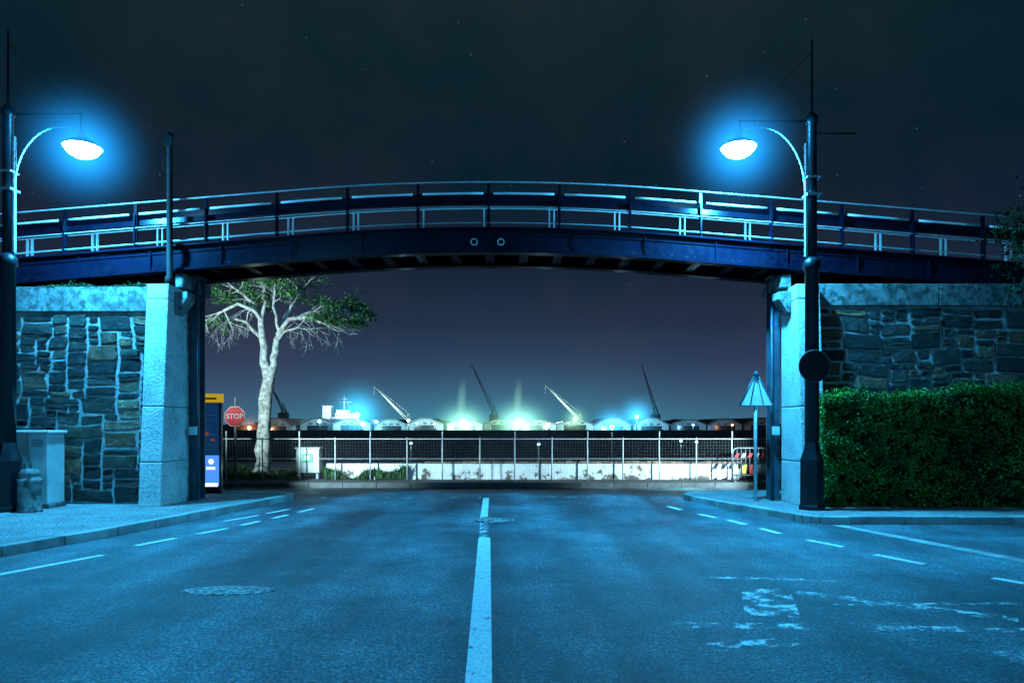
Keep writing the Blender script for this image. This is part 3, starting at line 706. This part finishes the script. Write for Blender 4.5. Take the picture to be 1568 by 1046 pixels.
limb([(.0, 0, .05), (.03, 0, .35), (.08, 0, 1.2), (.10, 0, 1.9), (.18, .0, 2.7), (.2, 0, 3.1), (.06, .05, 3.8), (.02, 0, 4.4), (.0, 0, 4.9)], [.34, .24, .2, .19, .19, .15, .12, .11, .09])
limb([(.03, .0, .3), (.18, -.08, 1.2), (.2, -.05, 2.2), (.24, 0, 2.9), (.42, -.05, 3.5), (.46, 0, 4.1), (.58, 0, 4.55)], [.14, .13, .12, .14, .12, .11, .09])
specs = [([(.0, 0, 4.85), (-.2, -.2, 5.15), (-.6, -.3, 5.3), (-1.0, -.3, 5.1)], .055, .5),
 ([(.0, 0, 4.8), (.1, .1, 5.4), (.0, .3, 5.9)], .055, -.3), ([(.0, 0, 4.7), (-.3, .2, 5.4), (-.8, .3, 5.8)], .05, -.1), ([(.02, 0, 4.3), (-.35, -.1, 4.75), (-.9, .1, 4.95)], .04, .6),
 ([(.55, 0, 4.5), (.9, -.2, 4.85), (1.5, -.3, 4.9), (1.9, -.3, 4.75)], .06, .5), ([(.5, 0, 4.4), (.8, .2, 5.2), (1.1, .3, 5.75)], .055, -.2),
 ([(.8, -.1, 4.75), (1.4, .3, 5.15), (2.0, .4, 5.2)], .045, .1), ([(.55, 0, 4.5), (.5, -.4, 5.2), (.65, -.7, 5.7)], .04, -.1), ([(.4, 0, 4.1), (.75, -.1, 4.5), (1.2, -.3, 4.6)], .035, .6)]
for pts, r, dr in specs:
    limb(pts, [r*1.25, r]+[r*.85]*(len(pts)-2), 8)
    e = T+Vector(pts[-1]); dv = (Vector(pts[-1])-Vector(pts[-2])).normalized()
    for k in range(4):
        grow(b, tips, e, (dv+Vector((R.gauss(0, .5), R.gauss(0, .5), R.gauss(0, .3)))).normalized(), R.uniform(.5, .75), r*.5, 2, dr)
    m2 = T+Vector(pts[1])
    for k in range(2): grow(b, tips, m2, (dv+Vector((R.gauss(0, .7), R.gauss(0, .7), .2))).normalized(), .55, r*.42, 2, dr)
b.build('trunk_and_limbs', M['bark'], g)
C = []
for t_ in tips:
    rel = t_.z
    dens = .5+.5*math.sin(t_.x*4.1+t_.z*3)*math.sin(t_.x*1.9-t_.y*2)
    if (rel > 5.2 or (t_.x > T.x+1.7 and rel > 4.6)) and R.random() < .45+.4*dens or (rel > 4.6 and R.random() < .18):
        n = R.randint(14, 46)
        for i in range(n): C.append((t_.x+R.gauss(0, .11), t_.y+R.gauss(0, .11), t_.z+abs(R.gauss(0, .10))-.03))
leaves('foliage', C, .095, M['leaf'], g, up=.2)

# overhanging tree at the right, trunk outside the frame
g = group('tree', (12.5, 12.2, .1)); T = Vector((12.5, 12.2, 0)); b = MB(); tips = []
limb([(0, 0, .1), (-.1, 0, 1.5), (-.3, 0, 3.0), (-.8, 0, 4.2)], [.3, .22, .19, .15])
for pts, r in (([(-.8, 0, 4.2), (-1.6, .1, 5.0), (-2.5, .1, 5.3), (-3.2, .0, 5.1)], .08), ([(-.5, 0, 3.6), (-1.6, -.2, 4.4), (-2.7, -.2, 4.6), (-3.2, -.2, 4.5)], .06), ([(-.8, 0, 4.2), (-1.3, .1, 5.6), (-2.3, .1, 6.4)], .07), ([(-.8, 0, 4.2), (-.3, .3, 5.6), (.2, .3, 6.6)], .08)):
    limb(pts, [r*1.3]+[r]*(len(pts)-1), 8); e = T+Vector(pts[-1])
    for k in range(4): grow(b, tips, e, Vector((-1+R.gauss(0, .5), R.gauss(0, .4), R.gauss(0, .4))), .5, r*.5, 1, .2)
b.build('trunk_and_limbs', M['leafdark'], g); C = []
for t_ in tips:
    for i in range(42): C.append((t_.x+R.gauss(0, .2), t_.y+R.gauss(0, .2), t_.z+R.gauss(0, .13)))
leaves('foliage', C, .12, M['leafdark'], g, aspect=.35)

# hedge
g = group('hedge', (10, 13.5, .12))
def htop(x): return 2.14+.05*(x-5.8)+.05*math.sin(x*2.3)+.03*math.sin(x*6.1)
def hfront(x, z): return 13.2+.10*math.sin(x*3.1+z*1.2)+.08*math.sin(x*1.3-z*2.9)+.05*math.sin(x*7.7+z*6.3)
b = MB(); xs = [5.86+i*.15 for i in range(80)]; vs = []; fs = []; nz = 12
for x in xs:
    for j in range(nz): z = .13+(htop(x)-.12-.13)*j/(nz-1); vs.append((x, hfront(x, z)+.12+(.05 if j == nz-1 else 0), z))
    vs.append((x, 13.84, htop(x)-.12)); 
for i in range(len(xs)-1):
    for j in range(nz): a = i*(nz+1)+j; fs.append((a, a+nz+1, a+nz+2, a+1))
b.add(vs, fs); b.add([vs[j] for j in range(nz+1)]+[(xs[0], 13.84, .13)], [tuple(range(nz+2))]); b.build('dark_core', M['hedgecore'], g)
C = []
while len(C) < 62000:
    x = 5.8+11*R.random()**1.35
    if R.random() < .80:
        z = .14+(htop(x)-.14)*R.random(); y = hfront(x, z)+R.expovariate(1/.035)-.03
        v = math.sin(x*9+z*4)*math.sin(z*11-x*5)+.6*math.sin(x*17-z*9)*math.sin(z*19+x*6)
        if v > .45 and R.random() < .8: continue
        if v < -.5: y -= .05
    else: z = htop(x)+R.gauss(0, .035)-.02; y = R.uniform(13.15, 13.86)
    C.append((x, y, z))
for i in range(3500): C.append((5.80+R.gauss(0, .02), R.uniform(13.2, 13.85), R.uniform(.14, htop(5.8))))
for i in range(500):
    x = R.uniform(5.8, 12); h0 = R.uniform(.03, .15)
    for k in range(5): C.append((x+R.gauss(0, .02), R.uniform(13.2, 13.6), htop(x)+h0*k/4))
leaves('foliage', C, .05, M['hedgeleaf'], g, up=.15, aspect=.6)
# creeper on the coping of the left wall
C = []
for i in range(1500):
    x = R.uniform(-9.2, -7.1); C.append((x, R.uniform(13.72, 14.0), 4.33+abs(R.gauss(0, .02))*(1+math.sin(x*5)))) 
leaves('creeper', C, .045, M['leafdark'])

# ------------------------------------------------------------ harbour: warehouses, cranes, ship, lights
def warehouse(x, y, wd, hw, hr, dep):
    g = group('warehouse', (x, y, 0)); b = MB()
    b.vprism([(x-wd/2, 0), (x+wd/2, 0), (x+wd/2, hw), (x+wd*.18, hr-.6), (x, hr-.3), (x-wd*.18, hr-.6), (x-wd/2, hw)], y, y+dep); b.build('walls', M['shed'], g)
    b = MB(); P = [(-wd/2-.6, hw-.1), (-wd*.18, hr-.25), (0, hr), (wd*.18, hr-.25), (wd/2+.6, hw-.1)]
    b.vprism([(x+p, z+.3) for p, z in P]+[(x+p, z-.35) for p, z in P[::-1]], y-.8, y+dep+.5)
    b.build('roof', M['roof'], g)
    b = MB(); b.box(x-wd*.3, x+wd*.3, y-.08, y-.02, 0, hw*.85)
    for s in (-1, 0, 1): b.box(x+s*wd*.2-1.0, x+s*wd*.2+1.0, y-.08, y-.02, hw+.1, hw+.8)
    b.build('doors_and_windows', M['darkglass'], g)
for i in range(14):
    warehouse(-132+i*21.0+R.uniform(-1, 1), 400+R.uniform(-4, 4), R.uniform(18, 21.5), 3.4+R.uniform(-.4, .5), 6.2+R.uniform(-.9, .9), 45)
def crane(x, y, z0, tip, s=1.0, m='galvmat', th=.22):
    g = group('dockside_crane', (x, y, 0)); b = MB()
    for dx in (-3, 3):
        for dy in (-3, 3): b.tube([(x+dx*s, y+dy, 0), (x+dx*.6*s, y+dy*.6, z0)], .35*s, 6)
    b.box(x-3*s, x+3*s, y-3, y+3, z0, z0+.8*s); b.build('portal_legs', M[m], g)
    b = MB(); b.box(x-2.6*s, x+2.2*s, y-2, y+2, z0+.85*s, z0+4*s); b.tube([(x-1.5*s, y, z0+4*s), (x, y, z0+9*s), (x+1.5*s, y, z0+4*s)], .3*s, 5); b.build('cab_and_machinery', M[m], g)
    b = MB(); p = Vector((x, y, z0+3*s)); q = Vector((tip[0], y, tip[1]))
    n = 14
    for dy in (-.9, .9): b.tube([p+Vector((0, dy, 0)), q], th*s, 5); b.tube([p+Vector((1.4*s, dy, .6)), q], th*s, 5)
    for i in range(n):
        a = p.lerp(q, i/n); c2 = (p+Vector((1.4*s, 0, .6))).lerp(q, (i+.5)/n); e = p.lerp(q, (i+1)/n); b.tube([a, c2, e], th*.6*s, 4)
    b.tube([(x, y, z0+9*s), q], .07, 4); b.tube([q, q-Vector((0, 0, 6))], .08, 4)
    b.build('lattice_jib', M[m], g)
    return g
for x, tip in ((-70, (-93, 29.5)), (46, (22.5, 30.5))):
    g = crane(x, 480, 2.5, tip, 1.0, 'white', .36)
    light('added_jib_light', 'POINT', (x-16, 462, 9), 45000, (.6, 1, .85), g, 1.0)  # added lamp without a fixture, brightens the white jib
crane(-12, 480, 5.0, (-27.5, 44.5), 1.3, 'craneSteel', .16)
crane(97, 480, 5.5, (87.5, 44.0), 1.3, 'craneSteel', .16)
crane(-154, 480, 6.5, (-163, 30), 1.3, 'craneSteel')
g = group('cargo_ship', (-118, 470, 0))
b = MB(); b.prism([(-170, 470), (-165, 463), (-105, 463), (-99, 466), (-97, 470), (-99, 474), (-105, 477), (-165, 477)], 0, 5.2); b.build('hull', M['hull'], g)
b = MB(); b.box(-118, -102, 465, 475, 5.2, 8.2); b.box(-116, -104, 466, 474, 8.25, 11); b.box(-115, -108, 466, 474, 11.05, 13); b.box(-124.5, -119, 467, 473, 5.2, 16); b.build('superstructure', M['white'], g)
b = MB(); b.tube([(-111, 470, 13), (-111, 470, 23)], .35, 6); b.tube([(-114, 470, 18.5), (-106, 470, 18.5)], .2, 5); b.tube([(-113, 470, 20.5), (-108.5, 470, 20.5)], .15, 5); b.tube([(-111, 470, 22), (-106, 470, 13)], .12, 4); b.build('mast', M['galvmat'], g)
b = MB()
for i in range(6): b.box(-117+i*2.1, -116+i*2.1, 464.9, 464.98, 6.4, 7.4); b.box(-117+i*1.8, -116.3+i*1.8, 465.9, 465.98, 9.2, 10)
b.build('windows', M['darkglass'], g)
light('deck_light', 'POINT', (-116, 450, 14), 24000, (.6, .9, 1), g, 1.0)

def flood_mast(x, y, z, c, s, r, e, hr=None, hs=.05, hc=None, sc=(1, 1, 1), beam=0):
    g = group('floodlight_mast', (x, y, 0)); b = MB(); b.tube([(x, y, 0), (x, y, z)], [.3, .15], 6); b.box(x-1.2, x+1.2, y-.2, y+.2, z, z+.3); b.build('mast', M['navy_dark'], g)
    b = MB(); b.lathe(x, y-.8, [(.05, z-r), (r*.8, z-r*.6), (r, z), (r*.8, z+r*.6), (.05, z+r)], 14); b.build('lamp', emit('flood_lamp', c, s), g)
    light('flood_light', 'POINT', (x, y-3, z-1), e, c, g, .8)
    if hr: halo('glow_halo', (x, y-1, z+(sc[2]-1)*hr*.3), hr, glow_volume('harbour_glow', hc or c, hs, 5.0), g, sc)  # painted glow around the floodlight, emits by itself
    if beam: halo('glow_beam', (x+beam*1.5, y, z+11), 14, glow_volume('beam_glow', (.25, .6, .42), .15, 1.2), g, (.24, .2, 1), (0, beam*-.10, 0))  # upright light shaft painted as a self-emitting volume
flood_mast(-26.5, 385, 4.6, (.7, 1, .75), 30, 1.5, 60000, 28, .55, (.30, .85, .55), (1, .5, .8), -.6)
flood_mast(4.0, 385, 4.8, (.75, 1, .8), 30, 1.9, 60000, 30, .60, (.30, .85, .6), (1, .5, .8), -.6)
flood_mast(-83.5, 385, 8.5, (.35, .9, 1), 24, 1.3, 60000, 30, .50, (.04, .55, .95), (1, .5, 1))
flood_mast(-80.5, 385, 3.5, (.4, .9, 1), 18, 1.2, 30000)
flood_mast(-89, 385, 7.5, (.5, .9, 1), 18, .8, 20000)
flood_mast(67.5, 385, 7.5, (.3, .75, 1), 24, 1.0, 50000, 20, .7, (.04, .5, .95), (1, .5, 1))
flood_mast(54, 385, 2.0, (.35, .8, 1), 24, 1.1, 30000, 20, .8, (.04, .5, .95), (1, .5, 1))
flood_mast(-56, 385, 5.5, (.5, .85, 1), 14, .8, 20000)
flood_mast(34, 385, 6.2, (.6, 1, .7), 18, .9, 20000, 14, .5, (.3, .7, .4), (1, .5, 1))
flood_mast(-142, 385, 1.4, (1, .55, .3), 14, 1.0, 12000, 12, .4, (.8, .32, .12), (1, .5, 1))
flood_mast(-104, 385, 5, (.3, .75, 1), 14, .9, 20000)
flood_mast(20, 385, 3.5, (.6, .95, 1), 14, .6, 20000)
flood_mast(-42, 385, 3.5, (.5, .9, 1), 14, .6, 20000)
flood_mast(98, 385, 3, (.2, .6, 1), 10, .6, 15000)
flood_mast(119, 385, 3, (1, .4, .2), 8, .6, 3000)
halo('harbour_glow_bank', (-25, 560, 0), 230, glow_volume('bank_glow', (.01, .42, .58), .0020, 1.6), None, (1, .25, .27))  # horizon glow painted as one wide self-emitting volume
b = MB(); vs = []; n = 160
for i in range(n):
    x = -2500+5000*i/(n-1); z = 14+10*math.sin(i*.21)+7*math.sin(i*.53+1)+3*math.sin(i*1.7)+ (14 if x > 600 else 0)
    vs += [(x, 2600, 0), (x, 2700, max(4, z))]
b.add(vs, [(2*i, 2*i+2, 2*i+3, 2*i+1) for i in range(n-1)]); b.build('hills', M['hill'])

# added, unseen floodlights with invented housings, brightening the tree and the low wall
def add_fill(x, y, z, target, e, cone, c=(.5, .85, 1.0)):
    g = group('added_fill_light', (x, y, z)); b = MB(); b.box(x-.15, x+.15, y-.08, y+.04, z+.02, z+.24); b.tube([(x, y-.1, z-.3), (x, y-.06, z+.1)], .025, 6); b.build('housing', M['navy_dark'], g)
    light('flood_light', 'SPOT', (x, y+.12, z+.1), e, c, g, .08, target, cone, .5)
add_fill(-9.6, 15.7, 3.9, (-7.3, 21.6, 3.9), 2700, 72, (.6, .95, 1))
add_fill(-7.6, 15.7, 2.2, (-2.8, 21.7, .75), 5200, 46)
add_fill(7.6, 15.7, 2.2, (3.0, 21.7, .75), 6200, 56)
